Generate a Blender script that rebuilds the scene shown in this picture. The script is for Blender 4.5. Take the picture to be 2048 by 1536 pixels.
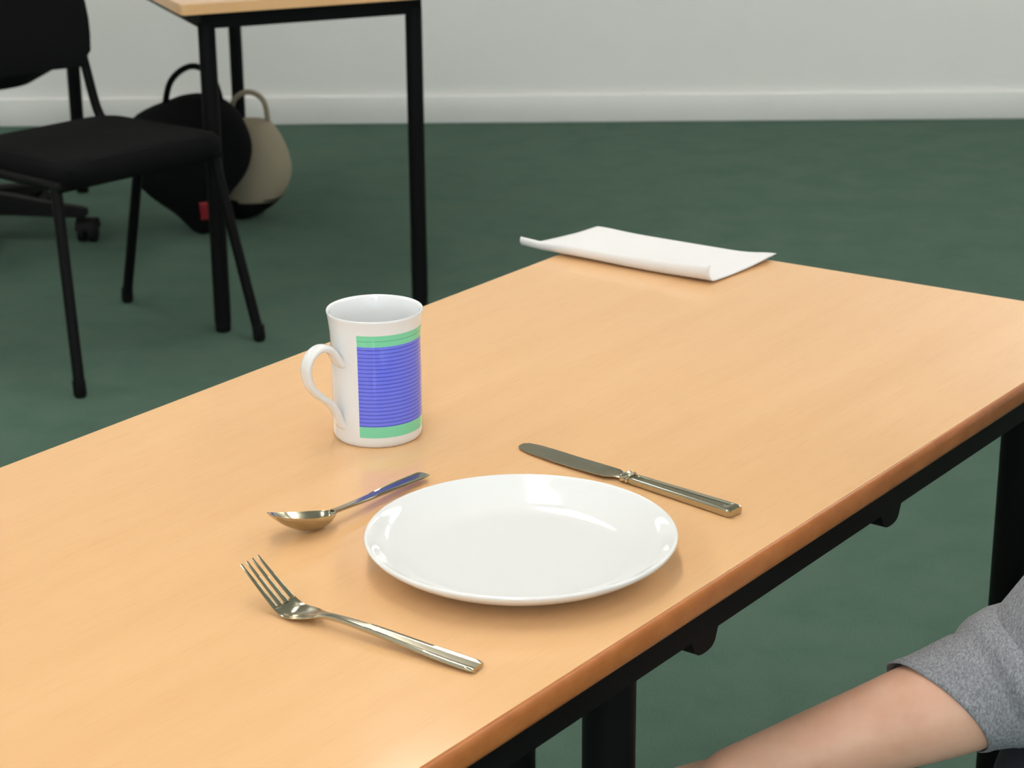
import bpy, bmesh, math, random
from mathutils import Vector, Matrix, Quaternion
random.seed(4)
PI = math.pi
S = bpy.context.scene
COL = S.collection
for o in list(bpy.data.objects):
    bpy.data.objects.remove(o)

# ------------------------------------------------------------------ camera
ZT = 0.73                                   # height of the table top
cam_d = bpy.data.cameras.new('camera')
cam = bpy.data.objects.new('camera', cam_d); COL.objects.link(cam)
S.camera = cam
cam_d.sensor_fit = 'HORIZONTAL'; cam_d.sensor_width = 36.0
cam_d.lens = 36.0 * 4050 / 2048
cam_d.clip_start = 0.05; cam_d.clip_end = 60
R_ = Vector((0.99996916, -0.00256994, -0.00742154))
U_ = Vector((0.0078539, 0.32720781, 0.94491977))
F_ = Vector((0.0, 0.94494891, -0.3272179))
cam.matrix_world = Matrix(((R_.x, U_.x, -F_.x, 0), (R_.y, U_.y, -F_.y, 0), (R_.z, U_.z, -F_.z, 1.34913), (0, 0, 0, 1)))
cam_d.dof.use_dof = True
cam_d.dof.focus_distance = 1.62
cam_d.dof.aperture_fstop = 17.0

# ------------------------------------------------------------------ world, exposure
W = bpy.data.worlds.new('world'); S.world = W; W.use_nodes = True
W.node_tree.nodes['Background'].inputs[0].default_value = (0.72, 0.86, 1.0, 1)
W.node_tree.nodes['Background'].inputs[1].default_value = 7.0
S.view_settings.view_transform = 'Standard'
S.view_settings.look = 'None'
S.view_settings.gamma = 1.0
S.view_settings.use_curve_mapping = False
S.view_settings.exposure = -0.03
LAMP = 13.6                                 # strength of the ceiling luminaires

# room extents
X0, X1, Y0, Y1, ZC = -3.6, 3.4, -5.2, 6.5, 2.7

# unseen window added behind camera for cool frontal fill: sky portal in its opening
WX0, WX1, WZ0, WZ1 = -1.7, 2.1, 0.95, 2.35
pl_ = bpy.data.lights.new('added_window_portal', 'AREA'); pl_.shape = 'RECTANGLE'; pl_.size = WX1 - WX0; pl_.size_y = WZ1 - WZ0
pl_.cycles.is_portal = True
po_ = bpy.data.objects.new('added_window_portal', pl_); COL.objects.link(po_)
po_.location = ((WX0 + WX1) / 2, Y0 - 0.09, (WZ0 + WZ1) / 2); po_.rotation_euler = (math.radians(90), 0, 0)
po_.rotation_euler = (math.radians(-90), 0, math.radians(180))

# ------------------------------------------------------------------ materials
def hexc(r, g, b):
    f = lambda c: (c/255/12.92) if c/255 <= 0.04045 else ((c/255+0.055)/1.055)**2.4
    return (f(r), f(g), f(b), 1)

def mat(name, col=(0.8, 0.8, 0.8, 1), rough=0.5, metal=0.0, spec=0.5, coat=0.0):
    m = bpy.data.materials.new(name); m.use_nodes = True
    b = m.node_tree.nodes['Principled BSDF']
    b.inputs['Base Color'].default_value = col
    b.inputs['Roughness'].default_value = rough
    b.inputs['Metallic'].default_value = metal
    b.inputs['Specular IOR Level'].default_value = spec
    b.inputs['Coat Weight'].default_value = coat
    return m

def nodes(m):
    nt = m.node_tree
    return nt, nt.nodes['Principled BSDF'], nt.nodes.new, nt.links.new

def coords(m, kind='Object', scale=(1, 1, 1), rot=(0, 0, 0)):
    nt, b, N, L = nodes(m)
    tc = N('ShaderNodeTexCoord'); mp = N('ShaderNodeMapping')
    mp.inputs['Scale'].default_value = scale; mp.inputs['Rotation'].default_value = rot
    L(tc.outputs[kind], mp.inputs[0])
    return mp.outputs[0]

def noise(m, vec, scale, detail=4, rough=0.6):
    nt, b, N, L = nodes(m)
    n = N('ShaderNodeTexNoise')
    n.inputs['Scale'].default_value = scale; n.inputs['Detail'].default_value = detail; n.inputs['Roughness'].default_value = rough
    L(vec, n.inputs['Vector'])
    return n.outputs['Fac']

def ramp(m, fac, stops):
    nt, b, N, L = nodes(m)
    r = N('ShaderNodeValToRGB')
    el = r.color_ramp.elements
    while len(el) > 1: el.remove(el[-1])
    el[0].position = stops[0][0]; el[0].color = stops[0][1]
    for p, c in stops[1:]:
        e = el.new(p); e.color = c
    L(fac, r.inputs[0])
    return r.outputs[0]

def math_(m, op, a, b=None):
    nt, _, N, L = nodes(m)
    n = N('ShaderNodeMath'); n.operation = op
    for i, v in enumerate((a, b)):
        if v is None: continue
        if isinstance(v, (int, float)): n.inputs[i].default_value = v
        else: L(v, n.inputs[i])
    return n.outputs[0]

def mixc(m, fac, a, b, mode='MIX'):
    nt, _, N, L = nodes(m)
    n = N('ShaderNodeMix'); n.data_type = 'RGBA'; n.blend_type = mode
    for s, v in ((n.inputs[0], fac), (n.inputs[6], a), (n.inputs[7], b)):
        if isinstance(v, (int, float, tuple)): s.default_value = v
        else: L(v, s)
    return n.outputs[2]

def bump(m, h, strength=0.2, dist=0.002):
    nt, b, N, L = nodes(m)
    n = N('ShaderNodeBump'); n.inputs['Strength'].default_value = strength; n.inputs['Distance'].default_value = dist
    L(h, n.inputs['Height']); L(n.outputs[0], b.inputs['Normal'])

def setcol(m, c):
    nt, b, N, L = nodes(m); L(c, b.inputs['Base Color'])

TABLE_ANG = math.radians(53.1)
# beech laminate of the table top
M_beech = mat('beech_laminate', rough=0.13, spec=0.45)
v = coords(M_beech, rot=(0, 0, -TABLE_ANG), scale=(1, 1, 1))
nt, b_, N, L = nodes(M_beech)
mp2 = N('ShaderNodeMapping'); mp2.inputs['Scale'].default_value = (2.2, 26, 1); L(v, mp2.inputs[0])
mp3 = N('ShaderNodeMapping'); mp3.inputs['Scale'].default_value = (30, 420, 1); L(v, mp3.inputs[0])
big = noise(M_beech, mp2.outputs[0], 1.0, 5, 0.55)
fine = noise(M_beech, mp3.outputs[0], 1.0, 2, 0.5)
c1 = ramp(M_beech, big, [(0.25, (0.755, 0.445, 0.212, 1)), (0.5, (0.775, 0.466, 0.229, 1)), (0.75, (0.795, 0.486, 0.245, 1))])
c2 = ramp(M_beech, fine, [(0.30, (0.90, 0.86, 0.80, 1)), (0.46, (1, 1, 1, 1))])
setcol(M_beech, mixc(M_beech, 0.25, c1, c2, 'MULTIPLY'))

# brown hardwood lipping
M_lip = mat('brown_lipping', rough=0.32)
v = coords(M_lip, rot=(0, 0, -TABLE_ANG), scale=(4, 60, 60))
setcol(M_lip, ramp(M_lip, noise(M_lip, v, 1, 4), [(0.3, (0.40, 0.125, 0.03, 1)), (0.7, (0.52, 0.18, 0.048, 1))]))

M_black = mat('black_powder_coat', (0.0035, 0.0035, 0.0035, 1), 0.55, spec=0.13)
M_blackfab = mat('black_fabric', (0.006, 0.006, 0.0065, 1), 0.95, spec=0.1)
bump(M_blackfab, noise(M_blackfab, coords(M_blackfab), 600, 2), 0.4, 0.001)
M_blackpl = mat('black_plastic', (0.006, 0.006, 0.006, 1), 0.6, spec=0.15)
M_steel = mat('stainless_steel', (0.50, 0.455, 0.345, 1), 0.16, 1.0)
bump(M_steel, noise(M_steel, coords(M_steel), 900, 2), 0.03, 0.0005)
M_china = mat('white_china', (0.735, 0.738, 0.73, 1), 0.07, spec=0.5)
M_paper = mat('white_paper', (0.755, 0.745, 0.74, 1), 0.9, spec=0.15)
bump(M_paper, noise(M_paper, coords(M_paper), 120, 4), 0.15, 0.0008)
M_wall = mat('white_wall_paint', (0.86, 0.86, 0.84, 1), 0.8)
bump(M_wall, noise(M_wall, coords(M_wall), 180, 3), 0.15, 0.001)
M_trim = mat('white_gloss_trim', (0.84, 0.84, 0.82, 1), 0.35)
M_ceil = mat('ceiling_tile', (0.82, 0.82, 0.80, 1), 0.9)
bump(M_ceil, noise(M_ceil, coords(M_ceil), 260, 3), 0.3, 0.002)
M_grid = mat('ceiling_grid', (0.75, 0.75, 0.75, 1), 0.5)
M_skin = mat('skin', rough=0.5)
setcol(M_skin, ramp(M_skin, noise(M_skin, coords(M_skin), 30, 3), [(0.3, (0.66, 0.36, 0.24, 1)), (0.7, (0.74, 0.44, 0.31, 1))]))
nodes(M_skin)[1].inputs['Subsurface Weight'].default_value = 0.1
nodes(M_skin)[1].inputs['Subsurface Radius'].default_value = (0.01, 0.004, 0.002)
M_grey = mat('heather_grey_jersey', rough=0.95, spec=0.1)
hn = noise(M_grey, coords(M_grey, scale=(1, 1, 0.45)), 560, 3, 0.8)
setcol(M_grey, ramp(M_grey, hn, [(0.30, (0.15, 0.15, 0.165, 1)), (0.5, (0.26, 0.26, 0.28, 1)), (0.70, (0.40, 0.40, 0.42, 1))]))
bump(M_grey, noise(M_grey, coords(M_grey), 700, 2), 0.5, 0.001)
M_denim = mat('dark_trousers', (0.018, 0.020, 0.026, 1), 0.9)
bump(M_denim, noise(M_denim, coords(M_denim), 500, 2), 0.4, 0.001)
M_hair = mat('brown_hair', (0.05, 0.028, 0.015, 1), 0.6)
M_red = mat('red_label', (0.28, 0.012, 0.02, 1), 0.6)
M_beige = mat('cream_canvas', (0.33, 0.28, 0.20, 1), 0.9)
bump(M_beige, noise(M_beige, coords(M_beige), 300, 3), 0.4, 0.002)
M_glass = bpy.data.materials.new('added_window_glass'); M_glass.use_nodes = True
nt = M_glass.node_tree; nt.nodes.remove(nt.nodes['Principled BSDF'])
g1 = nt.nodes.new('ShaderNodeBsdfTransparent'); g2 = nt.nodes.new('ShaderNodeBsdfGlossy'); g2.inputs['Roughness'].default_value = 0.02
gm = nt.nodes.new('ShaderNodeMixShader'); gm.inputs[0].default_value = 0.06
nt.links.new(g1.outputs[0], gm.inputs[1]); nt.links.new(g2.outputs[0], gm.inputs[2]); nt.links.new(gm.outputs[0], nt.nodes['Material Output'].inputs[0])

# green carpet
M_carpet = mat('green_carpet', rough=0.98, spec=0.1)
v = coords(M_carpet)
cn = noise(M_carpet, v, 7, 5, 0.65)
cf = noise(M_carpet, v, 420, 3, 0.7)
ca = ramp(M_carpet, cn, [(0.30, (0.088, 0.156, 0.118, 1)), (0.5, (0.102, 0.172, 0.130, 1)), (0.70, (0.116, 0.184, 0.138, 1))])
cb = ramp(M_carpet, cf, [(0.30, (0.62, 0.66, 0.66, 1)), (0.70, (1.25, 1.2, 1.2, 1))])
setcol(M_carpet, mixc(M_carpet, 0.8, ca, cb, 'MULTIPLY'))
bump(M_carpet, cf, 0.7, 0.006)

M_lamp = bpy.data.materials.new('lamp_diffuser'); M_lamp.use_nodes = True
nt = M_lamp.node_tree; nt.nodes.remove(nt.nodes['Principled BSDF'])
em = nt.nodes.new('ShaderNodeEmission'); em.inputs[0].default_value = (1.0, 0.965, 0.915, 1); em.inputs[1].default_value = LAMP
nt.links.new(em.outputs[0], nt.nodes['Material Output'].inputs[0])

# mug print: panel of blue with thin ribs between two green bands
M_mug = mat('printed_china', (0.765, 0.775, 0.785, 1), 0.08)
def build_mug_print(m, z0, z1, band, az0, az1):
    nt, b, N, L = nodes(m)
    tc = N('ShaderNodeTexCoord'); sp = N('ShaderNodeSeparateXYZ'); L(tc.outputs['Object'], sp.inputs[0])
    x, y, z = sp.outputs
    az = math_(m, 'ARCTAN2', x, math_(m, 'MULTIPLY', y, -1.0))      # 0 towards -y, positive towards +x
    rr = math_(m, 'SQRT', math_(m, 'ADD', math_(m, 'MULTIPLY', x, x), math_(m, 'MULTIPLY', y, y)))
    def between(s, a, c):
        return math_(m, 'MULTIPLY', math_(m, 'GREATER_THAN', s, a), math_(m, 'LESS_THAN', s, c))
    outer = math_(m, 'GREATER_THAN', rr, 0.0372)
    panel = math_(m, 'MULTIPLY', math_(m, 'MULTIPLY', between(z, z0, z1), between(az, az0, az1)), outer)
    blue_in = between(z, z0 + band, z1 - band)
    n = 21
    ph = math_(m, 'FRACT', math_(m, 'MULTIPLY', math_(m, 'SUBTRACT', z, z0 + band), n / (z1 - z0 - 2 * band)))
    line = math_(m, 'LESS_THAN', ph, 0.30)
    blue = mixc(m, line, hexc(108, 122, 240), hexc(74, 86, 205))
    gph = math_(m, 'LESS_THAN', math_(m, 'ABSOLUTE', math_(m, 'SUBTRACT', z, z1 - band * 0.5)), 0.0005)
    green = mixc(m, gph, hexc(122, 212, 172), hexc(98, 188, 150))
    pc = mixc(m, blue_in, green, blue)
    setcol(m, mixc(m, panel, (0.765, 0.775, 0.785, 1), pc))
    bmpn = N('ShaderNodeBump'); bmpn.inputs['Strength'].default_value = 0.25; bmpn.inputs['Distance'].default_value = 0.0004
    L(math_(m, 'MULTIPLY', math_(m, 'MULTIPLY', math_(m, 'SUBTRACT', 1.0, line), blue_in), panel), bmpn.inputs['Height'])
    L(bmpn.outputs[0], b.inputs['Normal'])

# ------------------------------------------------------------------ mesh helpers
def obj(name, bm, m, parent=None, smooth=True, angle=0.7):
    me = bpy.data.meshes.new(name)
    bmesh.ops.recalc_face_normals(bm, faces=bm.faces)
    if smooth:
        for f in bm.faces: f.smooth = True
        for e in bm.edges:
            if len(e.link_faces) == 2 and e.calc_face_angle(0) > angle: e.smooth = False
    bm.to_mesh(me); bm.free()
    me.materials.append(m)
    o = bpy.data.objects.new(name, me); COL.objects.link(o)
    if parent: o.parent = parent
    return o

def thing(name, label, cat, loc=(0, 0, 0), rz=0, group=None):
    o = bpy.data.objects.new(name, None); COL.objects.link(o)
    o.empty_display_size = 0.05
    o.location = loc; o.rotation_euler = (0, 0, rz); o['label'] = label; o['category'] = cat
    if group: o['group'] = group
    return o

def tag(o, label, cat, group=None):
    o['label'] = label; o['category'] = cat
    if group: o['group'] = group
    return o

def struct(o, label=None):
    o['kind'] = 'structure'
    if label: o['label'] = label
    return o

def copy_tree(o, parent=None):
    c = o.copy(); COL.objects.link(c); c.parent = parent
    for ch in list(o.children): copy_tree(ch, c)
    return c

def box(bm, lo, hi, bev=0.0, seg=2):
    r = bmesh.ops.create_cube(bm, size=1)
    vs = r['verts']
    for v in vs:
        v.co = Vector([(lo[i] + hi[i]) / 2 + v.co[i] * (hi[i] - lo[i]) for i in range(3)])
    if bev:
        es = list({e for v in vs for e in v.link_edges})
        bmesh.ops.bevel(bm, geom=es, offset=bev, segments=seg, profile=0.5, affect='EDGES')

def boxobj(name, lo, hi, m, parent=None, bev=0.0, seg=2):
    bm = bmesh.new(); box(bm, lo, hi, bev, seg)
    return obj(name, bm, m, parent)

def loft(bm, rings, closed=False, cap=True):
    """rings: list of lists of points, same count, each ring closed."""
    V = [[bm.verts.new(p) for p in r] for r in rings]
    n = len(V[0]); k = len(V)
    for i in range(k if closed else k - 1):
        a, c = V[i], V[(i + 1) % k]
        for j in range(n):
            bm.faces.new((a[j], a[(j + 1) % n], c[(j + 1) % n], c[j]))
    if cap and not closed:
        bm.faces.new(V[0]); bm.faces.new(V[-1])
    return V

def catmull(pts, per=8):
    P = [Vector(p) for p in pts]; P = [P[0] * 2 - P[1]] + P + [P[-1] * 2 - P[-2]]
    out = []
    for i in range(1, len(P) - 2):
        for j in range(per):
            t = j / per
            a, b, c, d = P[i - 1], P[i], P[i + 1], P[i + 2]
            out.append(0.5 * ((2 * b) + (c - a) * t + (2 * a - 5 * b + 4 * c - d) * t * t + (-a + 3 * b - 3 * c + d) * t ** 3))
    out.append(P[-2]); return out

def interp(tab, s):
    if s <= tab[0][0]: return tab[0][1]
    for (a, x), (b, y) in zip(tab, tab[1:]):
        if s <= b:
            t = (s - a) / (b - a); t = t * t * (3 - 2 * t)
            return x + (y - x) * t
    return tab[-1][1]

def hermite(tab, s):
    """smooth curve through the table without flat spots"""
    k = len(tab)
    def sl(i):
        i0, i1 = max(i - 1, 0), min(i + 1, k - 1)
        return (tab[i1][1] - tab[i0][1]) / (tab[i1][0] - tab[i0][0])
    for i in range(k - 1):
        (a, x), (b, y) = tab[i], tab[i + 1]
        if s <= b or i == k - 2:
            h = b - a; t = min(1, max(0, (s - a) / h))
            return (2*t**3 - 3*t*t + 1) * x + (t**3 - 2*t*t + t) * h * sl(i) + (-2*t**3 + 3*t*t) * y + (t**3 - t*t) * h * sl(i + 1)

def tube(bm, pts, rad, n=12, dome=False):
    """round tube along pts, rad a number or a list."""
    P = [Vector(p) for p in pts]
    if not isinstance(rad, (list, tuple)): rad = [rad] * len(P)
    if dome:
        d0 = (P[0] - P[1]).normalized(); d1 = (P[-1] - P[-2]).normalized()
        pre = [(P[0] + d0 * rad[0] * math.sin(a), rad[0] * math.cos(a)) for a in (1.35, 1.0, 0.6, 0.25)]
        post = [(P[-1] + d1 * rad[-1] * math.sin(a), rad[-1] * math.cos(a)) for a in (0.25, 0.6, 1.0, 1.35)]
        P = [p for p, _ in pre] + P + [p for p, _ in post]
        rad = [r for _, r in pre] + list(rad) + [r for _, r in post]
    T = [(P[min(i + 1, len(P) - 1)] - P[max(i - 1, 0)]).normalized() for i in range(len(P))]
    up = Vector((0, 0, 1)) if abs(T[0].z) < 0.9 else Vector((0, 1, 0))
    nrm = T[0].cross(up).normalized()
    rings = []
    for i, p in enumerate(P):
        if i:
            q = T[i - 1].rotation_difference(T[i]); nrm = (q @ nrm).normalized()
        bi = T[i].cross(nrm)
        rings.append([p + (nrm * math.cos(2 * PI * j / n) + bi * math.sin(2 * PI * j / n)) * rad[i] for j in range(n)])
    loft(bm, rings)

def lathe(bm, prof, n=96):
    """prof: (r, z) from the bottom axis round to the top axis; r = 0 ends collapse."""
    V = []
    for r, z in prof:
        if r < 1e-6: V.append([bm.verts.new((0, 0, z))])
        else: V.append([bm.verts.new((r * math.cos(2 * PI * j / n), r * math.sin(2 * PI * j / n), z)) for j in range(n)])
    for a, c in zip(V, V[1:]):
        for j in range(n):
            k = (j + 1) % n
            if len(a) == 1 and len(c) == 1: continue
            if len(a) == 1: bm.faces.new((a[0], c[j], c[k]))
            elif len(c) == 1: bm.faces.new((a[j], a[k], c[0]))
            else: bm.faces.new((a[j], a[k], c[k], c[j]))

def prism(bm, poly, z0, z1):
    a = [bm.verts.new((x, y, z0)) for x, y in poly]; c = [bm.verts.new((x, y, z1)) for x, y in poly]
    n = len(a)
    bm.faces.new(a[::-1]); bm.faces.new(c)
    for i in range(n): bm.faces.new((a[i], a[(i + 1) % n], c[(i + 1) % n], c[i]))

# ------------------------------------------------------------------ the room
struct(boxobj('floor', (X0, Y0, -0.05), (X1, Y1, 0), M_carpet), 'green carpet floor')
struct(boxobj('wall_back', (X0, Y1, 0), (X1, Y1 + 0.1, ZC), M_wall), 'white painted wall')
struct(boxobj('wall_left', (X0 - 0.1, Y0, 0), (X0, Y1, ZC), M_wall), 'white painted wall')
struct(boxobj('wall_right', (X1, Y0, 0), (X1 + 0.1, Y1, ZC), M_wall), 'white painted wall')
bm = bmesh.new()
for lo, hi in (((X0, 0), (WX0, ZC)), ((WX1, 0), (X1, ZC)), ((WX0, 0), (WX1, WZ0)), ((WX0, WZ1), (WX1, ZC))):
    box(bm, (lo[0], Y0 - 0.1, lo[1]), (hi[0], Y0, hi[1]))
struct(obj('wall_front', bm, M_wall), 'white painted wall with an opening for the added window')
bm = bmesh.new()
for a, c in ((WX0, WX0 + 0.05), (WX1 - 0.05, WX1)): box(bm, (a, Y0 - 0.08, WZ0), (c, Y0 - 0.02, WZ1))
for a, c in ((WZ0, WZ0 + 0.05), (WZ1 - 0.05, WZ1)): box(bm, (WX0 + 0.05, Y0 - 0.08, a), (WX1 - 0.05, Y0 - 0.02, c))
for k in (1, 2):
    xm = WX0 + (WX1 - WX0) * k / 3; box(bm, (xm - 0.025, Y0 - 0.075, WZ0 + 0.05), (xm + 0.025, Y0 - 0.025, WZ1 - 0.05))
win = struct(obj('added_window_1', bm, M_trim), 'unseen white framed window added for frontal daylight')  # out of view, added to bring cool light onto the table from the front
for k in range(3):
    xa = WX0 + (WX1 - WX0) * k / 3 + 0.03; xb = WX0 + (WX1 - WX0) * (k + 1) / 3 - 0.03
    boxobj('pane', (xa, Y0 - 0.053, WZ0 + 0.04), (xb, Y0 - 0.047, WZ1 - 0.04), M_glass, win)
struct(boxobj('ceiling', (X0, Y0, ZC), (X1, Y1, ZC + 0.05), M_ceil), 'white tiled ceiling')
struct(boxobj('baseboard_back', (X0, Y1 - 0.015, 0), (X1, Y1, 0.09), M_trim, bev=0.004))
struct(boxobj('baseboard_left', (X0, Y0, 0), (X0 + 0.015, Y1 - 0.015, 0.09), M_trim, bev=0.004))
struct(boxobj('baseboard_right', (X1 - 0.015, Y0, 0), (X1, Y1 - 0.015, 0.09), M_trim, bev=0.004))

def luminaire():
    t = thing('ceiling_light', 'long white fluorescent ceiling light with glowing diffuser', 'ceiling light', group='ceiling lights of the room')
    bm = bmesh.new(); box(bm, (-0.15, -0.72, -0.03), (0.15, 0.72, 0), 0.006)
    obj('housing', bm, M_trim, t)
    bm = bmesh.new(); box(bm, (-0.125, -0.70, -0.05), (0.125, 0.70, -0.0305), 0.006)
    obj('diffuser', bm, M_lamp, t)
    return t
lum = luminaire()
spots = [(x, y) for x in (-2.3, -0.2, 1.9) for y in (-4.4, -2.4, -0.4, 1.6, 3.6, 5.5) if not (x == -0.2 and y > 5)]  # outer lamps of the last row added to brighten back wall and far carpet
for i, (x, y) in enumerate(spots):
    o = lum if i == 0 else copy_tree(lum)
    o.location = (x, y, ZC)

# ------------------------------------------------------------------ main table
FL = Vector((0.1184, 2.3315)); FR = Vector((0.634, 1.982))
eL = Vector((math.cos(math.radians(53.54)), math.sin(math.radians(53.54))))
eR = Vector((math.cos(math.radians(52.66)), math.sin(math.radians(52.66))))
LEN = 1.30
NL = FL - eL * LEN; NR = FR - eR * LEN
def round_poly(poly, r, n=6):
    out = []
    k = len(poly)
    for i in range(k):
        p, a, c = Vector(poly[i]), Vector(poly[i - 1]), Vector(poly[(i + 1) % k])
        d0 = (a - p).normalized(); d1 = (c - p).normalized()
        q0, q1 = p + d0 * r, p + d1 * r
        for j in range(n + 1):
            t = j / n
            out.append((1 - t) ** 2 * q0 + 2 * t * (1 - t) * p + t * t * q1)
    return out
def inset_poly(poly, d):
    # poly counter-clockwise, positive d moves inwards
    k = len(poly); out = []
    for i in range(k):
        p, a, c = Vector(poly[i]), Vector(poly[i - 1]), Vector(poly[(i + 1) % k])
        e0 = (p - a).normalized(); e1 = (c - p).normalized()
        n0 = Vector((-e0.y, e0.x)); n1 = Vector((-e1.y, e1.x))
        m = (n0 + n1); m /= (1 + n0.dot(n1))
        out.append(p + m * d)
    return out
QUAD = [NL, NR, FR, FL]
TOPT = 0.022
table = thing('dining_table', 'long beech-topped table with brown rounded edge and black frame', 'table', (0, 0, 0))
bm = bmesh.new(); prism(bm, round_poly(inset_poly(QUAD, 0.0035), 0.012), ZT - TOPT + 0.001, ZT)
top = obj('tabletop', bm, M_beech, table, angle=0.4)
# bullnose lipping round the top: a swept profile
prof = [(0.0036, -0.0004), (0.002, -0.0008), (0.0006, -0.0026), (0.0, -0.006), (0.0, -0.015), (0.001, -0.0185), (0.003, -0.021), (0.006, -0.022), (0.0036, -0.012)]
bm = bmesh.new(); rings = []
base = [round_poly(inset_poly(QUAD, d), 0.012) for d, z in prof]
for i in range(len(base[0])):
    rings.append([(base[j][i].x, base[j][i].y, ZT + prof[j][1]) for j in range(len(prof))])
loft(bm, rings, closed=True)
e = obj('edge_lipping', bm, M_lip, table); e['label'] = 'brown rounded wooden edging'
def along(poly_in, i, s):           # point on side i of a quad, s metres from its first corner
    p, c = Vector(poly_in[i]), Vector(poly_in[(i + 1) % 4])
    return p + (c - p).normalized() * s
BZ0, BZ1 = ZT - 0.052, ZT - TOPT - 0.0005
Q1 = inset_poly(QUAD, 0.016); Q2 = inset_poly(QUAD, 0.042)
for i in range(4):
    bm = bmesh.new()
    prism(bm, [Q1[i], Q1[(i + 1) % 4], Q2[(i + 1) % 4], Q2[i]], BZ0, BZ1)
    obj('frame_rail', bm, M_black, table, angle=0.4)
QL = inset_poly(QUAD, 0.036)
def table_leg(x, y, z1, parent, r=0.0195):
    bm = bmesh.new(); tube(bm, [(x, y, 0.022), (x, y, z1)], r, 24)
    l = obj('leg', bm, M_black, parent)
    bm = bmesh.new(); tube(bm, [(x, y, 0.0), (x, y, 0.004), (x, y, 0.0225)], [r * 0.8, r * 0.95, r * 0.95], 24)
    obj('foot_glide', bm, M_blackpl, l)
for i, s in ((1, LEN - 0.205), (1, 0.38), (3, 0.205), (3, LEN - 0.38)):
    p = along(QL, i, s); table_leg(p.x, p.y, BZ0 + 0.004, table)
def lug(c, ang, parent):
    # rounded latch hanging under the rail
    bm = bmesh.new()
    pr = [(-0.026, 0.004), (-0.021, -0.004), (-0.016, -0.013), (-0.009, -0.0165), (0.003, -0.0165), (0.010, -0.013), (0.014, -0.004), (0.018, 0.004)]
    pr = [(p.x, p.y) for p in catmull([(a, b, 0) for a, b in pr], 4)]
    ca, sa = math.cos(ang), math.sin(ang)
    rings = []
    for w in (-0.011, 0.011):
        rings.append([(c.x + a * ca - w * sa, c.y + a * sa + w * ca, BZ0 + b) for a, b in pr])
    loft(bm, rings)
    obj('leg_latch', bm, M_black, parent, angle=0.5)
QG = inset_poly(QUAD, 0.029)
for s in (0.49, 0.79):
    lug(along(QG, 1, s), math.radians(52.66), table)

# ------------------------------------------------------------------ plate
bm = bmesh.new()
prof = [(0, 0.0030), (0.058, 0.0030), (0.062, 0.0), (0.068, 0.0), (0.071, 0.0028), (0.082, 0.0040), (0.096, 0.0088), (0.107, 0.0142), (0.1142, 0.0194),
        (0.1163, 0.0224), (0.1160, 0.0238), (0.1148, 0.0244), (0.1135, 0.0240), (0.1105, 0.0220), (0.1030, 0.0165), (0.094, 0.0118), (0.0875, 0.0090), (0.081, 0.0074), (0.073, 0.0066), (0.06, 0.0063), (0.03, 0.0061), (0, 0.0060)]
pp = catmull([(r, 0, z) for r, z in prof], 4)
lathe(bm, [(max(p.x, 0) if i not in (0, len(pp) - 1) else 0, p.z) for i, p in enumerate(pp)], 128)
plate = obj('dinner_plate', bm, M_china, angle=1.2)
plate.location = (0.0058, 1.3838, ZT)
tag(plate, 'round white rimless dinner plate lying between the knife and fork', 'plate')

# ------------------------------------------------------------------ mug
MUG = (-0.1172, 1.6590)
mug = thing('coffee_mug', 'white china mug with blue and green printed panel and ear handle', 'mug', (MUG[0], MUG[1], ZT))
H = 0.1145; RB = 0.0388; RT = 0.0418
bm = bmesh.new()
po = [(0, 0.0028), (0.031, 0.0026), (0.0335, 0.0), (0.0362, 0.0), (0.0380, 0.0022), (RB, 0.006), (RB, 0.03), (RB, 0.06), (RB, 0.085), (RB + 0.0004, 0.095), (RB + 0.0013, 0.104), (RT - 0.0005, 0.112), (RT, H - 0.0008)]
pi_ = [(RT - 0.0006, H), (RT - 0.0018, H - 0.0004), (RT - 0.0028, 0.112), (RB - 0.0020, 0.104), (RB - 0.0028, 0.094), (RB - 0.0032, 0.08), (RB - 0.0032, 0.05), (RB - 0.0032, 0.014), (RB - 0.006, 0.0075), (0.028, 0.0055), (0, 0.0055)]
lathe(bm, po + pi_, 128)
build_mug_print(M_mug, 0.0098, 0.1015, 0.0100, math.radians(-20.0), math.radians(118))
obj('mug_body', bm, M_mug, mug, angle=1.0)
# handle: flat ear swept in a vertical plane
az = math.radians(-50)
hd = Vector((math.sin(az), -math.cos(az), 0)); hs = Vector((math.cos(az), math.sin(az), 0))
path = [(-0.0022, 0.0670), (0.0022, 0.0735), (0.0085, 0.0835), (0.0180, 0.0868), (0.0275, 0.0815), (0.0315, 0.0700), (0.0285, 0.0560), (0.0205, 0.0455), (0.0115, 0.0370), (0.0050, 0.0270), (0.0012, 0.0160), (-0.0018, 0.0125)]
wid = [(0, 0.0075), (0.12, 0.0068), (0.35, 0.0064), (0.7, 0.0056), (0.9, 0.0060), (1, 0.0066)]
pts = catmull([(a * 1.08 + RB, b, 0) for a, b in path], 6)
rings = []
for i, p in enumerate(pts):
    t = (pts[min(i + 1, len(pts) - 1)] - pts[max(i - 1, 0)]).normalized()
    nn = Vector((-t.y, t.x, 0)); w = interp(wid, i / (len(pts) - 1)); th = 0.0033
    if i == 0 or i == len(pts) - 1: w *= 0.8; th *= 0.7
    ring = []
    for j in range(14):
        a = 2 * PI * j / 14
        cu = math.copysign(abs(math.cos(a)) ** 0.7, math.cos(a)); su = math.copysign(abs(math.sin(a)) ** 0.85, math.sin(a))
        q = p + nn * (su * th)
        ring.append(hd * q.x + hs * (cu * w) + Vector((0, 0, q.y + 0.0035)))
    rings.append(ring)
bm = bmesh.new(); loft(bm, rings)
obj('mug_handle', bm, M_china, mug, angle=1.2)

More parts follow.
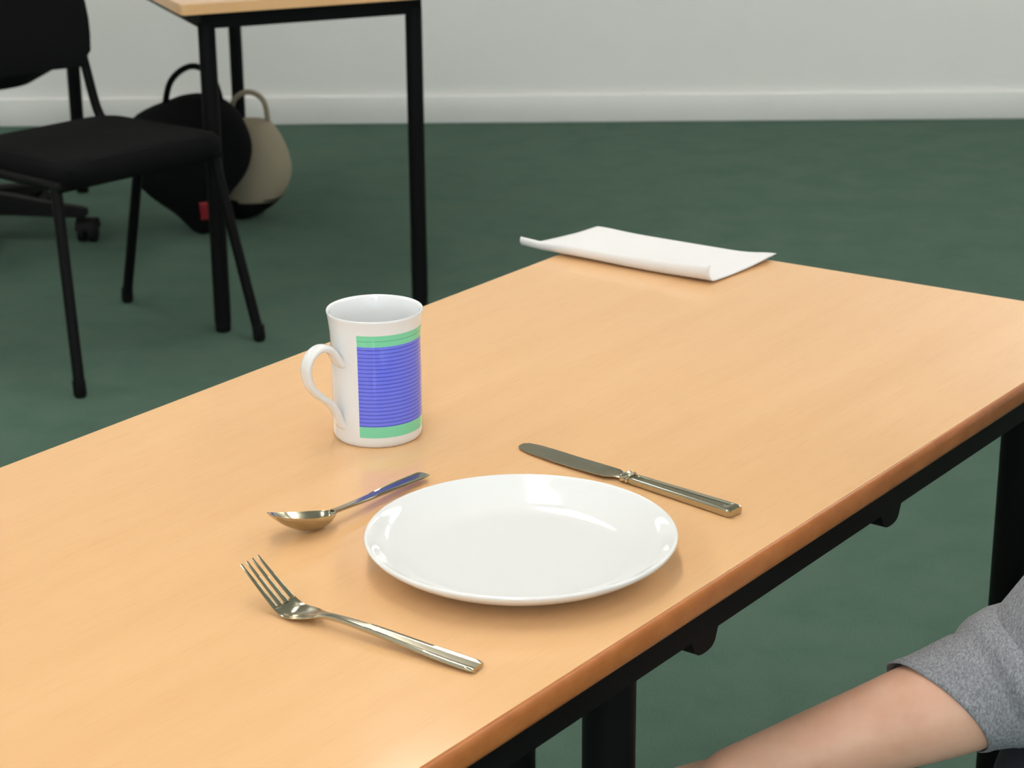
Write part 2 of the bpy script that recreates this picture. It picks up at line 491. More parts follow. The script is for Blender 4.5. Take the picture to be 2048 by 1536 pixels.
# ------------------------------------------------------------------ cutlery
def strip(bm, stations, nu=13, roll=0.0):
    """stations: (pos, heading, half width, half thickness, cup depth, border) -> closed loft; cup raises the sides."""
    rings = []
    for i, (p, hdg, w, th, cup, rim) in enumerate(stations):
        p = Vector(p); lat = Vector((-math.sin(hdg), math.cos(hdg), 0))
        topp, bot = [], []
        for j in range(nu):
            u = -1 + 2 * j / (nu - 1)
            zc = (cup * (u * u - 1) if cup else 0.0) + roll * u * w
            edge = math.sqrt(max(0, 1 - abs(u) ** 6))
            r = rim if 0.62 < abs(u) < 0.95 else 0.0
            topp.append(p + lat * (u * w) + Vector((0, 0, zc + th * (0.25 + 0.75 * edge) + r)))
            bot.append(p + lat * (u * w) + Vector((0, 0, zc - th * (0.25 + 0.75 * edge))))
        rings.append(topp + bot[::-1])
    loft(bm, rings)

def spine(ctrl, n):
    P = catmull(ctrl, n); return P

# --- fork
fk = thing('dinner_fork', 'steel dinner fork with four tines turned up beside the plate', 'fork', (-0.0240, 1.2063, ZT), math.radians(147.0))
ztab = [(0, 0.0026), (0.03, 0.0040), (0.075, 0.0072), (0.11, 0.0090), (0.128, 0.0082), (0.145, 0.0044), (0.158, 0.0022), (0.166, 0.0040), (0.174, 0.0085), (0.188, 0.0178), (0.203, 0.0280)]
wtab = [(0, 0.0068), (0.004, 0.0074), (0.02, 0.0074), (0.06, 0.0058), (0.10, 0.0038), (0.122, 0.0030), (0.130, 0.0040), (0.140, 0.0090), (0.150, 0.0118), (0.162, 0.0123), (0.172, 0.0122)]
ttab = [(0, 0.0016), (0.05, 0.0017), (0.10, 0.0020), (0.122, 0.0020), (0.14, 0.0011), (0.178, 0.0010)]
def fbend(s): return -0.14 * max(0.0, s - 0.125) ** 1.0
def fork_st(s, rim=0.0, cup=0.0):
    return ((s, fbend(s), hermite(ztab, s)), 0.0, hermite(wtab, s), interp(ttab, s), cup, rim)
bm = bmesh.new()
strip(bm, [fork_st(s, 0.0006 if 0.002 < s < 0.09 else 0.0) for s in [i * 0.122 / 36 for i in range(37)]], 15)
obj('handle', bm, M_steel, fk)
bm = bmesh.new()
strip(bm, [fork_st(0.1215 + i * (0.1700 - 0.1215) / 22, 0, 0.0022 * min(1, max(0, (i - 4) / 8))) for i in range(23)], 15)
obj('fork_head', bm, M_steel, fk)
for k in range(4):
    y0 = (-1.5 + k) * 0.00655
    bm = bmesh.new(); st = []
    for i in range(13):
        s = 0.1685 + i * (0.203 - 0.1685) / 12
        t = i / 12
        st.append(((s, fbend(s) + y0 * (1 - 0.06 * t), hermite(ztab, s) + (y0 / 0.012) ** 2 * 0.0018 * (1 - t) - 0.0012 * (1 - t)), 0.0, 0.0024 - 0.0013 * t, 0.0011 - 0.0003 * t, 0, 0))
    strip(bm, st, 7)
    obj('tine', bm, M_steel, fk)

# --- spoon (plan direction bends slightly at the neck)
SP0 = Vector((-0.0722, 1.5490, 0))
sp = thing('teaspoon', 'small steel teaspoon resting on its bowl between mug and plate', 'spoon', (SP0.x, SP0.y, ZT))
ctrl = [(-0.0722, 1.5490, 0.0050), (-0.0900, 1.5240, 0.0068), (-0.1120, 1.4930, 0.0088), (-0.1290, 1.4695, 0.0104), (-0.1400, 1.4560, 0.0112)]
P = [p - SP0 for p in catmull(ctrl, 10)]
def hdg_of(P, i):
    d = P[min(i + 1, len(P) - 1)] - P[max(i - 1, 0)]; return math.atan2(d.y, d.x)
bm = bmesh.new(); st = []
for i, p in enumerate(P):
    t = i / (len(P) - 1)
    w = interp([(0, 0.0048), (0.05, 0.0060), (0.2, 0.0058), (0.55, 0.0042), (0.85, 0.0030), (1, 0.0030)], t)
    st.append((p, hdg_of(P, i), w, interp([(0, 0.0010), (0.5, 0.0013), (1, 0.0014)], t), 0, 0.0006 if 0.02 < t < 0.5 else 0))
strip(bm, st, 15)
obj('handle', bm, M_steel, sp)
ctrl = [(-0.1395, 1.4566, 0.0112), (-0.1465, 1.4500, 0.0124), (-0.1560, 1.4425, 0.0142), (-0.1660, 1.4355, 0.0165), (-0.1760, 1.4290, 0.0195), (-0.1855, 1.4235, 0.0228)]
P = [p - SP0 for p in catmull(ctrl, 6)]
bm = bmesh.new(); st = []
for i, p in enumerate(P):
    t = i / (len(P) - 1)
    w = 0.0030 + 0.0122 * max(0, math.sin(PI * min(1, t * 0.93 + 0.0)) ** 0.62) if t < 0.999 else 0.0030
    dep = 0.0122 * max(0.0, math.sin(PI * min(1, t ** 0.8))) ** 0.8
    st.append((p, hdg_of(P, i), w, 0.0006 + 0.0006 * (1 - t), dep, 0))
strip(bm, st, 17, 0.16)
obj('bowl', bm, M_steel, sp)

# --- knife, lying flat
ka = math.atan2(1.4669 - 1.6233, 0.1745 - 0.0065)
kn = thing('dinner_knife', 'steel dinner knife with grooved handle lying flat past the plate', 'knife', (0.0065, 1.6233, ZT), ka)
bm = bmesh.new(); rings = []
# blade: back edge straight on +y, curved cutting edge on -y, x runs from tip to handle
for i in range(31):
    s = 0.0005 + i * 0.1165 / 30
    x = s
    back = interp([(0, 0.0035), (0.0015, 0.0065), (0.006, 0.0092), (0.016, 0.0104), (0.07, 0.0100), (0.105, 0.0090), (0.1125, 0.0052), (0.118, 0.0044)], s)
    cut = interp([(0, -0.0020), (0.0015, -0.0042), (0.006, -0.0068), (0.02, -0.0098), (0.05, -0.0116), (0.09, -0.0116), (0.103, -0.0106), (0.110, -0.0058), (0.118, -0.0044)], s)
    zt = interp([(0, 0.0024), (0.05, 0.0032), (0.117, 0.0046)], s); zb = interp([(0, 0.0006), (0.05, 0.0012), (0.117, 0.0022)], s)
    rings.append([(x, cut, (zt + zb) / 2 - 0.0002), (x, cut, (zt + zb) / 2 + 0.0002), (x, cut * 0.55 + back * 0.45, zt - 0.0002), (x, back - 0.0008, zt), (x, back, zt - 0.0004), (x, back, zb + 0.0004), (x, back - 0.0008, zb), (x, cut * 0.55 + back * 0.45, zb + 0.0002)])
loft(bm, rings)
obj('blade', bm, M_steel, kn, angle=0.35)
bm = bmesh.new()
def rrect(x, w, h, zc, n=20, e=0.35):
    r = []
    for j in range(n):
        a = 2 * PI * j / n
        cu = math.copysign(abs(math.cos(a)) ** e, math.cos(a)); su = math.copysign(abs(math.sin(a)) ** e, math.sin(a))
        r.append((x, cu * w, zc + su * h))
    return r
prof = [(0.1155, 0.0042, 0.0016, 0.0036), (0.1165, 0.0070, 0.0034, 0.0041), (0.1182, 0.0074, 0.0038, 0.0042), (0.1196, 0.0062, 0.0030, 0.0041), (0.1205, 0.0056, 0.0026, 0.0040), (0.1216, 0.0070, 0.0035, 0.0041), (0.1232, 0.0074, 0.0039, 0.0042), (0.1245, 0.0064, 0.0030, 0.0041)]
loft(bm, [rrect(x, w, h, z, 24, 0.6) for x, w, h, z in prof])
obj('bolster', bm, M_steel, kn)
bm = bmesh.new(); st = []
rings = []
for i in range(34):
    t = i / 33
    x = 0.1238 + t * (0.2300 - 0.1238)
    w = 0.0060 + 0.0024 * t
    h = 0.0028 + 0.0008 * t
    if i == 0 or i == 33: w *= 0.88; h *= 0.72
    zc = 0.0037 + 0.0001 * t
    g = 0.0011 if 1 < i < 31 else 0.0
    top_ = [(-1.0, 0.55), (-0.90, 0.92), (-0.72, 1.0), (-0.60, 1.0), (-0.54, 1 - g / h), (0.54, 1 - g / h), (0.60, 1.0), (0.72, 1.0), (0.90, 0.92), (1.0, 0.55)]
    ring = [(x, u * w, zc + q * h) for u, q in top_] + [(x, u * w, zc - q * h) for u, q in top_[::-1]]
    rings.append(ring)
loft(bm, rings)
obj('handle', bm, M_steel, kn, angle=0.5)

# ------------------------------------------------------------------ folded paper
A = Vector((0.1037, 2.3495)); B = Vector((0.3002, 2.2109)); C = Vector((0.2188, 2.1149)); D = Vector((0.0120, 2.2620))
NU, NV = 40, 36
def sheet(name, zoff, dz, parent, curl=True, shrink=0.0):
    bm = bmesh.new(); g = []
    for i in range(NU + 1):
        u = shrink + (1 - 2 * shrink) * i / NU
        far = A.lerp(B, u); near = D.lerp(C, u)
        out = (near - far).normalized(); Lf = (near - far).length
        row = []
        tot = Lf + (0.011 + 0.012 * u if curl else -0.012)
        for j in range(NV + 1):
            s = tot * j / NV
            start = Lf - 0.004
            z = zoff
            if s <= start or not curl:
                p = far + out * s
            else:
                r = 0.0065 + 0.0050 * u; a = (s - start) / r
                p = far + out * (start + r * math.sin(a)); z += r * (1 - math.cos(a))
            # lifted corners and a gentle swell
            z += dz * (0.0045 * math.exp(-((1 - u) / 0.12) ** 2 - (j / NV / 0.22) ** 2))
            z += dz * 0.0018 * math.exp(-((u - 0.03) / 0.14) ** 2 - ((j / NV) / 0.16) ** 2)
            z += dz * 0.0010 * math.sin(u * 7) * math.sin(j / NV * 5) ** 2
            z += dz * 0.0030 * max(0, 0.10 - u) / 0.10 * (j / NV) ** 2
            row.append(bm.verts.new((p.x, p.y, z)))
        g.append(row)
    for i in range(NU):
        for j in range(NV):
            bm.faces.new((g[i][j], g[i + 1][j], g[i + 1][j + 1], g[i][j + 1]))
    o = obj(name, bm, M_paper, parent, angle=2)
    md = o.modifiers.new('thickness', 'SOLIDIFY'); md.thickness = 0.0006; md.offset = 1
    return o
pap = thing('folded_paper', 'white folded paper with curled edge on the far table corner', 'paper', (0, 0, 0))
sheet('lower_leaf', ZT + 0.0006, 0.6, pap, False, 0.02)
sheet('upper_leaf', ZT + 0.0022, 1.0, pap, True)

# ------------------------------------------------------------------ stacking chair
def stacking_chair(name, label, loc, rz, seat_dz=0.0):
    """local: seat centre over origin, faces +x; two A-shaped side frames of tube."""
    t = thing(name, label, 'chair', loc, rz)
    for sx in (-1, 1):
        for sy in (-1, 1):
            fx, fy, tx, ty = sx * 0.2265, sy * 0.24, (0.150 if sx > 0 else -0.088), sy * 0.203
            bm = bmesh.new(); tube(bm, [(fx, fy, 0.016), (tx, ty, 0.415)], 0.0115, 14)
            l = obj('leg', bm, M_black, t)
            bm = bmesh.new(); tube(bm, [(fx * 1.004, fy * 1.004, 0), (fx * 1.003, fy * 1.003, 0.006), (fx * 0.99, fy, 0.035)], [0.010, 0.0135, 0.0135], 14)
            obj('foot_cap', bm, M_blackpl, l)
    bm = bmesh.new()
    k, k2 = 0.165, 0.203
    tube(bm, [(-k, -k2, 0.413), (k, -k2, 0.413), (k, k2, 0.413), (-k, k2, 0.413), (-k, -k2, 0.413)], 0.0105, 10)
    obj('seat_frame', bm, M_black, t)
    bm = bmesh.new()
    rings = []
    for z, f in ((0.408, 0.90), (0.412, 0.96), (0.428, 1.0), (0.446, 1.0), (0.458, 0.96), (0.462, 0.88)):
        rings.append([(p.y * f, -p.x * f * 0.96, z + seat_dz * min(1, max(0, (z - 0.42) / 0.03)) + 0.006 * (p.y / 0.21) ** 3) for p in round_poly([Vector((-0.205, -0.205)), Vector((0.205, -0.205)), Vector((0.215, 0.205)), Vector((-0.215, 0.205))], 0.06)])
    loft(bm, rings)
    obj('seat', bm, M_blackfab, t)
    bm = bmesh.new(); rings = []
    for i in range(9):
        q = i / 8; z = 0.56 + 0.27 * q
        w = 0.19 * (0.90 + 0.10 * math.sin(PI * min(1, q * 1.2)))
        if i in (0, 8): w *= 0.9
        th = 0.018 if 0 < i < 8 else 0.008
        y0 = -0.225 - 0.05 * q
        front = [(y0 - 0.03 * (1 - u * u) + th, -w * u, z) for u in (-1, -0.6, -0.2, 0.2, 0.6, 1)]
        back = [(y0 - 0.03 * (1 - u * u) - th, -w * u, z) for u in (1, 0.6, 0.2, -0.2, -0.6, -1)]
        rings.append(front + back)
    loft(bm, rings); obj('backrest', bm, M_blackfab, t, angle=1.2)
    for sx in (-1, 1):
        bm = bmesh.new(); tube(bm, catmull([(-0.155, sx * 0.19, 0.413), (-0.205, sx * 0.185, 0.45), (-0.225, sx * 0.175, 0.54), (-0.262, sx * 0.165, 0.72)], 5), 0.0105, 10)
        obj('back_upright', bm, M_black, t)
    return t
# feet at (-.88,4.49) (-.54,4.19) (-.876,3.84)
stacking_chair('stacking_chair', 'black stacking chair with thin splayed tube legs by the far table', (-0.878, 4.1675, 0), math.radians(-41.4))

# ------------------------------------------------------------------ far table (only its legs show in the photo)
ft = thing('work_table', 'beech work table on thick black tube legs near the white wall', 'table', (0, 0, 0))
a0 = Vector((-0.6367, 4.2693)); b0 = Vector((-0.2095, 4.455))
dx = (b0 - a0).normalized(); dy = Vector((-dx.y, dx.x))
FLN = 1.43
legs = [a0, b0, b0 + dy * FLN, a0 + dy * FLN]
for p in legs: table_leg(p.x, p.y, ZT - 0.05, ft, 0.0185)
QT = inset_poly(legs, -0.07)
bm = bmesh.new(); prism(bm, round_poly(QT, 0.012), ZT - 0.022, ZT); obj('tabletop', bm, M_beech, ft, angle=0.4)
QA, QB = inset_poly(legs, -0.014), inset_poly(legs, 0.012)
for i in range(4):
    bm = bmesh.new(); prism(bm, [QA[i], QA[(i + 1) % 4], QB[(i + 1) % 4], QB[i]], ZT - 0.062, ZT - 0.0225)
    obj('frame_rail', bm, M_black, ft, angle=0.4)

# ------------------------------------------------------------------ office chair
oc = thing('office_chair', 'black swivel office chair on a five-arm castor base', 'chair', (-1.385, 5.06, 0), math.radians(-6))
for k in range(5):
    a = 2 * PI * k / 5
    d = Vector((math.cos(a), math.sin(a), 0)); s_ = Vector((-d.y, d.x, 0))
    rings = []
    for r, w, z0, z1 in ((0.025, 0.028, 0.075, 0.135), (0.12, 0.025, 0.075, 0.122), (0.22, 0.021, 0.072, 0.104), (0.285, 0.019, 0.070, 0.096), (0.305, 0.012, 0.072, 0.092)):
        rings.append([d * r + s_ * x + Vector((0, 0, z)) for x, z in ((-w, z0), (w, z0), (w, z1 - 0.008), (w * 0.6, z1), (-w * 0.6, z1), (-w, z1 - 0.008))])
    bm = bmesh.new(); loft(bm, rings)
    arm = obj('base_arm', bm, M_blackpl, oc, angle=0.5)
    # twin-wheel castor with hood
    c = d * 0.30 + s_ * 0.015
    for off in (-0.014, 0.014):
        bm = bmesh.new()
        ax = d
        rr = []
        for q, r in ((-0.009, 0.020), (-0.008, 0.0245), (0.008, 0.0245), (0.009, 0.020)):
            rr.append([c + ax * (off + q) + s_ * (r * math.cos(2 * PI * j / 24)) + Vector((0, 0, 0.0248 + r * math.sin(2 * PI * j / 24))) for j in range(24)])
        loft(bm, rr); obj('castor_wheel', bm, M_blackpl, arm)
    bm = bmesh.new(); rr = []
    for q in (-0.026, 0.026):
        rr.append([c + d * q + s_ * (0.028 * math.cos(PI * j / 14)) + Vector((0, 0, 0.034 + 0.030 * math.sin(PI * j / 14))) for j in range(15)])
    loft(bm, rr); tube(bm, [tuple(d * 0.29 + Vector((0, 0, 0.06))), tuple(d * 0.29 + Vector((0, 0, 0.082)))], 0.008, 10)
    obj('castor_hood', bm, M_blackpl, arm, angle=0.5)
bm = bmesh.new(); tube(bm, [(0, 0, 0.07), (0, 0, 0.24), (0, 0, 0.241), (0, 0, 0.43)], [0.030, 0.028, 0.016, 0.016], 20); obj('gas_column', bm, M_blackpl, oc)
bm = bmesh.new(); rings = []
for z, f in ((0.425, 0.80), (0.435, 0.95), (0.46, 1.0), (0.49, 1.0), (0.508, 0.93), (0.514, 0.8)):
    rings.append([(p.x * f, p.y * f, z) for p in round_poly([Vector((-0.24, -0.24)), Vector((0.24, -0.24)), Vector((0.24, 0.24)), Vector((-0.24, 0.24))], 0.12, 8)])
loft(bm, rings); obj('seat', bm, M_blackfab, oc)
bm = bmesh.new(); rings = []
for i in range(9):
    q = i / 8; z = 0.60 + 0.38 * q; w = 0.21 * (0.85 + 0.15 * math.sin(PI * q)); th = 0.028 if 0 < i < 8 else 0.012
    rings.append([(-0.25 - 0.04 * q - 0.04 * (1 - u * u) + th, w * u, z) for u in (-1, -0.5, 0, 0.5, 1)] + [(-0.25 - 0.04 * q - 0.04 * (1 - u * u) - th, w * u, z) for u in (1, 0.5, 0, -0.5, -1)])
loft(bm, rings); obj('backrest', bm, M_blackfab, oc, angle=1.2)
bm = bmesh.new(); tube(bm, catmull([(-0.05, 0, 0.418), (-0.22, 0, 0.415), (-0.30, 0, 0.47), (-0.315, 0, 0.66)], 6), 0.016, 12); obj('back_support', bm, M_blackpl, oc)

# ------------------------------------------------------------------ bags on the floor beyond the chair
def sack(name, stations, m, parent=None, n=28, amp=0.05, seed=1, loc=None):
    rnd = random.Random(seed); ph = [rnd.uniform(0, 6.28) for _ in range(6)]
    bm = bmesh.new(); rings = []
    P = catmull([(s[0], s[1], s[2]) for s in stations], 5); Rx = catmull([(s[3], s[4], 0) for s in stations], 5)
    for i, (p, r) in enumerate(zip(P, Rx)):
        ring = []
        for j in range(n):
            a = 2 * PI * j / n
            f = 1 + amp * (math.sin(3 * a + ph[0] + i * 0.3) * 0.5 + math.sin(5 * a + ph[1] - i * 0.4) * 0.35 + math.sin(2 * a + ph[2]) * 0.4)
            ring.append((p.x + r.x * f * math.cos(a), p.y + r.y * f * math.sin(a), p.z))
        rings.append(ring)
    loft(bm, rings)
    o = obj(name, bm, m, parent, angle=1.4)
    if loc: o.location = loc
    return o
bag = thing('black_bag', 'black soft bag with red label standing on the carpet behind the chair', 'bag', (-0.800, 5.14, 0))
sack('bag_body', [(0, 0, 0.0, 0.02, 0.03), (0, 0, 0.012, 0.036, 0.045), (-0.012, 0, 0.05, 0.062, 0.06), (-0.032, 0, 0.10, 0.105, 0.08), (-0.04, 0, 0.16, 0.15, 0.10), (-0.035, 0, 0.24, 0.165, 0.11), (-0.02, 0, 0.31, 0.13, 0.10), (0, 0, 0.35, 0.06, 0.05), (0, 0, 0.36, 0.02, 0.02)], M_blackfab, bag, seed=3)
bm = bmesh.new()
g = []
for i in range(7):
    z = 0.045 + 0.05 * i / 6
    g.append([])
    for j in range(5):
        x = 0.002 + 0.030 * j / 4
        cx = -0.012 - 0.02 * max(0, (z - 0.05) / 0.05); rx = 0.062 + 0.043 * max(0, (z - 0.05) / 0.05); ry = 0.06 + 0.02 * max(0, (z - 0.05) / 0.05)
        q = max(0.0, 1 - ((x - cx) / rx) ** 2)
        g[-1].append(bm.verts.new((x, -ry * math.sqrt(q) * 1.06 - 0.004, z)))
for i in range(6):
    for j in range(4): bm.faces.new((g[i][j], g[i][j + 1], g[i + 1][j + 1], g[i + 1][j]))
o = obj('bag_label', bm, M_red, bag); md = o.modifiers.new('t', 'SOLIDIFY'); md.thickness = 0.003
o['label'] = 'dark red patch'
bm = bmesh.new(); tube(bm, catmull([(-0.09, 0.0, 0.30), (-0.06, -0.03, 0.40), (0.0, -0.04, 0.44), (0.05, -0.03, 0.40), (0.07, 0.0, 0.29)], 6), 0.008, 10); obj('strap', bm, M_blackfab, bag)

cb_ = thing('cream_bag', 'cream rounded canvas bag with dark base beside the black bag', 'bag', (-0.690, 5.30, 0))
sack('bag_base', [(-0.03, 0, 0.0, 0.03, 0.04), (-0.025, 0, 0.01, 0.045, 0.055), (-0.012, 0, 0.03, 0.065, 0.07), (0, 0, 0.058, 0.083, 0.078)], M_blackfab, cb_, amp=0.02, seed=6)
sack('bag_body', [(-0.003, 0, 0.050, 0.079, 0.076), (0.004, 0, 0.09, 0.094, 0.085), (0.006, 0, 0.14, 0.098, 0.09), (0, 0, 0.20, 0.09, 0.085), (0, 0, 0.25, 0.06, 0.06), (0, 0, 0.262, 0.02, 0.02)], M_beige, cb_, amp=0.02, seed=6)
bm = bmesh.new(); tube(bm, catmull([(-0.05, 0, 0.245), (-0.04, 0, 0.31), (0.0, 0, 0.335), (0.04, 0, 0.31), (0.05, 0, 0.245)], 6), 0.007, 10); obj('bag_handle', bm, M_beige, cb_)

# ------------------------------------------------------------------ seated person at the near side of the table
def fuse(name, chains, m, parent, voxel, smooth_it=6, extra=None):
    """chains: (points, radii) tubes with domed ends, fused into one continuous skin."""
    bm = bmesh.new()
    for pts, rad in chains:
        k = 6
        P = catmull(pts, k); Rr = [q.x for q in catmull([(r, 0, 0) for r in rad], k)]
        tube(bm, P, Rr, 20, dome=True)
    if extra: extra(bm)
    me = bpy.data.meshes.new(name); bmesh.ops.recalc_face_normals(bm, faces=bm.faces); bm.to_mesh(me); bm.free()
    o = bpy.data.objects.new(name, me); COL.objects.link(o)
    md = o.modifiers.new('r', 'REMESH'); md.mode = 'VOXEL'; md.voxel_size = voxel
    ms = o.modifiers.new('s', 'SMOOTH'); ms.iterations = smooth_it; ms.factor = 0.5
    dg = bpy.context.evaluated_depsgraph_get(); dg.update()
    me2 = bpy.data.meshes.new_from_object(o.evaluated_get(dg)); me2.name = name
    o.modifiers.clear(); o.data = me2; bpy.data.meshes.remove(me)
    for p in me2.polygons: p.use_smooth = True
    me2.materials.clear(); me2.materials.append(m)
    o.parent = parent
    return o

per = thing('person', 'seated person in grey long-sleeved top with sleeve pushed up the forearm', 'person', (0, 0, 0))
E_ = Vector((0.410, 1.452, 0.596)); Wr = Vector((0.174, 1.442, 0.510)); Sh = Vector((0.560, 1.375, 0.868))
chains = [([Sh, Sh.lerp(E_, 0.5), E_ + Vector((0.004, 0, 0.006))], [0.048, 0.044, 0.040]),
          ([E_, E_.lerp(Wr, 0.25), E_.lerp(Wr, 0.6), Wr], [0.041, 0.043, 0.035, 0.0255])]
# left hand: palm and five fingers, hanging relaxed
hx = Vector((-1, 0.02, -0.42)).normalized(); hy = Vector((0.0, 1, 0))
pal = Wr + hx * 0.045
for q, r in ((-0.024, 0.0135), (-0.008, 0.0145), (0.008, 0.0145), (0.024, 0.013)):
    chains.append(([Wr + hx * 0.004 + hy * q * 0.5, pal + hy * q, Wr + hx * 0.085 + hy * q * 1.15], [0.016, r, r * 0.86]))
for q, ln in ((-0.030, 0.072), (-0.010, 0.080), (0.010, 0.075), (0.029, 0.058)):
    b0_ = Wr + hx * 0.080 + hy * q * 0.95
    chains.append(([b0_, b0_ + hx * ln * 0.45 + hy * q * 0.12 + Vector((0, 0, -0.001)), b0_ + hx * ln * 0.78 + hy * q * 0.2 + Vector((0, 0, -0.010)), b0_ + hx * ln + hy * q * 0.25 + Vector((0, 0, -0.022))], [0.0092, 0.0085, 0.0078, 0.0068]))
chains.append(([Wr + hx * 0.015 + hy * -0.012, Wr + hx * 0.040 + hy * -0.038, Wr + hx * 0.068 + hy * -0.052, Wr + hx * 0.090 + hy * -0.056 + Vector((0, 0, -0.008))], [0.014, 0.0125, 0.0100, 0.0082]))
# the other arm, resting on the other thigh
Sh2 = Vector((0.690, 1.700, 0.860)); E2 = Vector((0.860, 1.775, 0.650)); W2 = Vector((0.655, 1.660, 0.612))
chains += [([Sh2, Sh2.lerp(E2, 0.5), E2], [0.048, 0.044, 0.040]), ([E2, E2.lerp(W2, 0.3), E2.lerp(W2, 0.65), W2], [0.041, 0.042, 0.034, 0.0255])]
h2 = (W2 - E2).normalized(); h2.z = -0.25; h2.normalize(); s2 = Vector((h2.y, -h2.x, 0)).normalized()
for q in (-0.022, 0, 0.022): chains.append(([W2, W2 + h2 * 0.04 + s2 * q, W2 + h2 * 0.08 + s2 * q], [0.016, 0.0145, 0.0125]))
for q, ln in ((-0.029, 0.068), (-0.010, 0.078), (0.010, 0.074), (0.029, 0.058)):
    b0_ = W2 + h2 * 0.075 + s2 * q * 0.9
    chains.append(([b0_, b0_ + h2 * ln * 0.5, b0_ + h2 * ln * 0.8 + Vector((0, 0, -0.008)), b0_ + h2 * ln + Vector((0, 0, -0.018))], [0.0092, 0.0085, 0.0078, 0.0068]))
chains.append(([W2 + h2 * 0.015 + s2 * 0.012, W2 + h2 * 0.04 + s2 * 0.038, W2 + h2 * 0.075 + s2 * 0.052], [0.014, 0.012, 0.0088]))
# trunk, neck, head (leaning forward, elbow on the knee)
HC = Vector((0.575, 1.555, 1.075))
def hp(f, l, u):                    # head-local point: forward, left, up
    return HC + Vector((-0.95, 0.3, 0)) * f + Vector((-0.3, -0.95, 0)) * l + Vector((0, 0, u))
chains += [([(0.90, 1.445, 0.56), (0.835, 1.465, 0.66), (0.735, 1.495, 0.78), (0.655, 1.525, 0.865)], [0.105, 0.105, 0.11, 0.075]),
           ([Sh + Vector((0.01, 0.02, 0)), (0.625, 1.46, 0.885), (0.655, 1.60, 0.885), Sh2 + Vector((0, -0.02, 0))], [0.05, 0.06, 0.06, 0.05]),
           ([(0.645, 1.53, 0.89), (0.61, 1.543, 0.95), (0.59, 1.55, 1.0)], [0.058, 0.052, 0.055]),
           ([hp(0.012, 0, -0.03), hp(0, 0, 0.03), hp(-0.01, 0, 0.075)], [0.068, 0.083, 0.078]),
           ([hp(0.045, 0, -0.06), hp(0.05, 0, 0.0)], [0.045, 0.055]),
           ([hp(0.095, 0, 0.03), hp(0.11, 0, 0.002)], [0.010, 0.013]),
           ([hp(0.092, 0.016, -0.045), hp(0.092, -0.016, -0.045)], [0.008, 0.008]),
           ([hp(0, 0.085, 0.03), hp(0, 0.088, -0.005)], [0.012, 0.010]), ([hp(0, -0.085, 0.03), hp(0, -0.088, -0.005)], [0.012, 0.010])]
# legs
HL, KL, AL = Vector((0.885, 1.365, 0.512)), Vector((0.452, 1.482, 0.482)), Vector((0.480, 1.475, 0.09))
HR, KR, AR = Vector((0.925, 1.520, 0.512)), Vector((0.520, 1.655, 0.482)), Vector((0.545, 1.650, 0.09))
for a_, k_, n_ in ((HL, KL, AL), (HR, KR, AR)):
    chains += [([a_, a_.lerp(k_, 0.5), k_], [0.068, 0.058, 0.045]), ([k_, k_.lerp(n_, 0.35), n_], [0.044, 0.046, 0.030]), ([n_, n_ + Vector((-0.04, 0, -0.050)), n_ + Vector((-0.12, 0, -0.062))], [0.028, 0.020, 0.014])]
body = fuse('body', chains, M_skin, per, 0.0045, 8)
# grey top: shirt with sleeves pushed up to the forearm
HEM = E_.lerp(Wr, 0.30)
top_ch = [([(0.90, 1.445, 0.555), (0.835, 1.465, 0.66), (0.735, 1.495, 0.78), (0.655, 1.525, 0.858)], [0.126, 0.122, 0.126, 0.09]),
          ([Sh + Vector((0.012, 0.02, 0)), (0.625, 1.46, 0.88), (0.655, 1.60, 0.88), Sh2 + Vector((0, -0.02, 0))], [0.060, 0.070, 0.070, 0.060]),
          ([Sh, Sh.lerp(E_, 0.5), E_ + Vector((0.006, 0, 0.012))], [0.061, 0.056, 0.051]),
          ([Sh2, Sh2.lerp(E2, 0.5), E2], [0.061, 0.056, 0.050]), ([E2, E2.lerp(W2, 0.5)], [0.050, 0.047])]
shirt = fuse('grey_top', top_ch, M_grey, per, 0.006, 8)
shirt['label'] = 'heather grey jersey top'
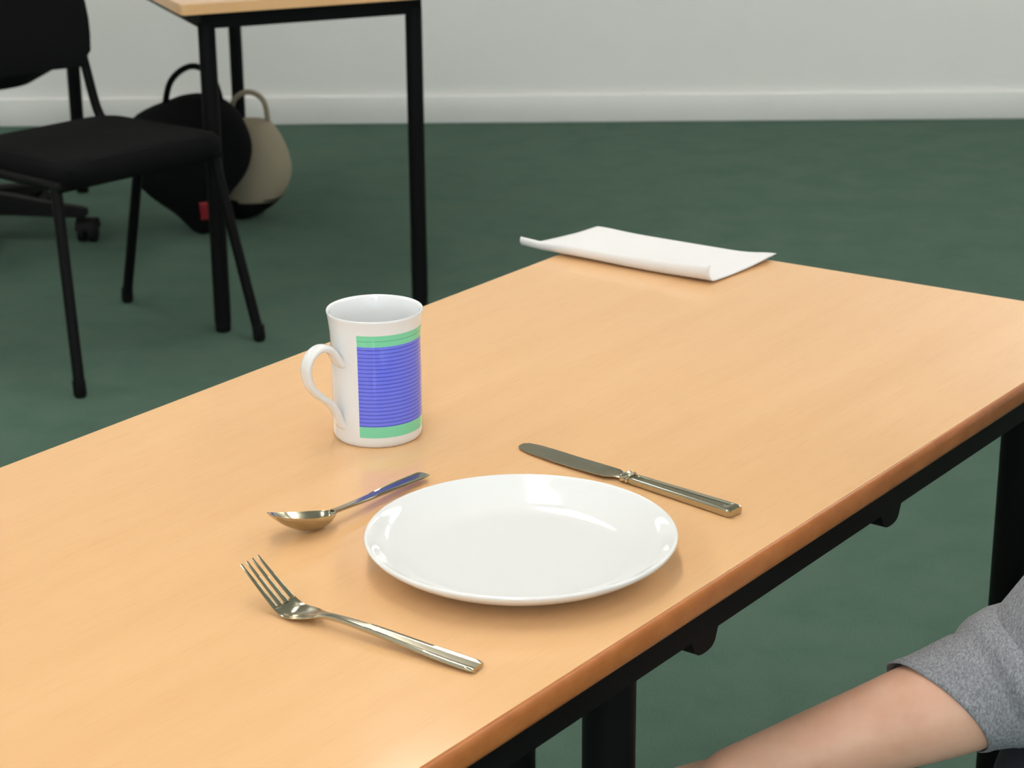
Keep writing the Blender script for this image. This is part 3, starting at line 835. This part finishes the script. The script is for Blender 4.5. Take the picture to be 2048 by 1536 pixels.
# left forearm sleeve: open cuff, loose, with gathers
bm = bmesh.new(); rings = []
ax = (Wr - E_).normalized(); sd = ax.cross(Vector((0, 0, 1))).normalized(); up_ = sd.cross(ax).normalized()
L_ = (HEM - E_).length
stns = [(-0.050, 0.044), (-0.030, 0.0545), (-0.010, 0.0600), (0.008, 0.0625), (0.020, 0.0605), (0.027, 0.0560), (0.0315, 0.0510), (0.036, 0.0512), (0.044, 0.0495), (L_ - 0.018, 0.0472), (L_ - 0.010, 0.0462), (L_ - 0.004, 0.0464), (L_, 0.0458), (L_ + 0.0006, 0.0446), (L_ - 0.003, 0.0436), (L_ - 0.02, 0.0434), (0.012, 0.0455)]
for i, (s, r) in enumerate(stns):
    ring = []
    for j in range(48):
        a = 2 * PI * j / 48
        f = 1 + 0.012 * math.sin(3 * a + s * 60) + 0.010 * math.sin(7 * a - s * 130)
        slant = 0.026 * math.cos(a - 0.5) * max(0, min(1, s / L_))
        c = E_ + ax * (s + slant)
        ring.append(c + (sd * math.cos(a) + up_ * math.sin(a)) * r * f)
    rings.append(ring)
loft(bm, rings, cap=False)
slv = obj('sleeve', bm, M_grey, per, angle=1.5); slv['label'] = 'pushed-up grey sleeve with plain hem'
tr = []
for a_, k_, n_ in ((HL, KL, AL), (HR, KR, AR)):
    tr += [([a_ + Vector((0.02, 0, 0.01)), a_.lerp(k_, 0.5), k_], [0.079, 0.068, 0.055]), ([k_, k_.lerp(n_, 0.4), n_ + Vector((0, 0, 0.01))], [0.054, 0.056, 0.048])]
tr.append(([(0.895, 1.36, 0.53), (0.935, 1.53, 0.53)], [0.092, 0.092]))
fuse('trousers', tr, M_denim, per, 0.008, 6)
for n_ in (AL, AR):
    bm = bmesh.new(); rings = []
    for x, w, z1 in ((0.055, 0.020, 0.05), (0.045, 0.036, 0.085), (0.0, 0.041, 0.10), (-0.05, 0.042, 0.080), (-0.11, 0.048, 0.058), (-0.165, 0.044, 0.046), (-0.195, 0.026, 0.034)):
        rings.append([(n_.x + x, n_.y + w * math.copysign(abs(math.cos(a)) ** 0.6, math.cos(a)), 0.001 + z1 * (0.5 + 0.5 * math.copysign(abs(math.sin(a)) ** 0.6, math.sin(a)))) for a in [2 * PI * j / 20 for j in range(20)]])
    loft(bm, rings); obj('shoe', bm, M_blackpl, per)
fuse('hair', [([hp(-0.045, 0, 0.0), hp(-0.05, 0, 0.06), hp(-0.03, 0, 0.11)], [0.075, 0.085, 0.075]), ([hp(0.015, 0.035, 0.108), hp(0.015, -0.035, 0.108)], [0.050, 0.050])], M_hair, per, 0.006, 6)
M_eye = mat('dark_eye', (0.03, 0.02, 0.015, 1), 0.2)
for l_ in (-0.032, 0.032):
    bm = bmesh.new(); bmesh.ops.create_uvsphere(bm, u_segments=16, v_segments=10, radius=0.009)
    bmesh.ops.translate(bm, verts=bm.verts, vec=hp(0.080, l_, 0.026)); obj('eye', bm, M_eye, per)
stacking_chair('stacking_chair', 'black stacking chair under the seated person', (0.945, 1.435, 0), math.radians(162.5), -0.030)
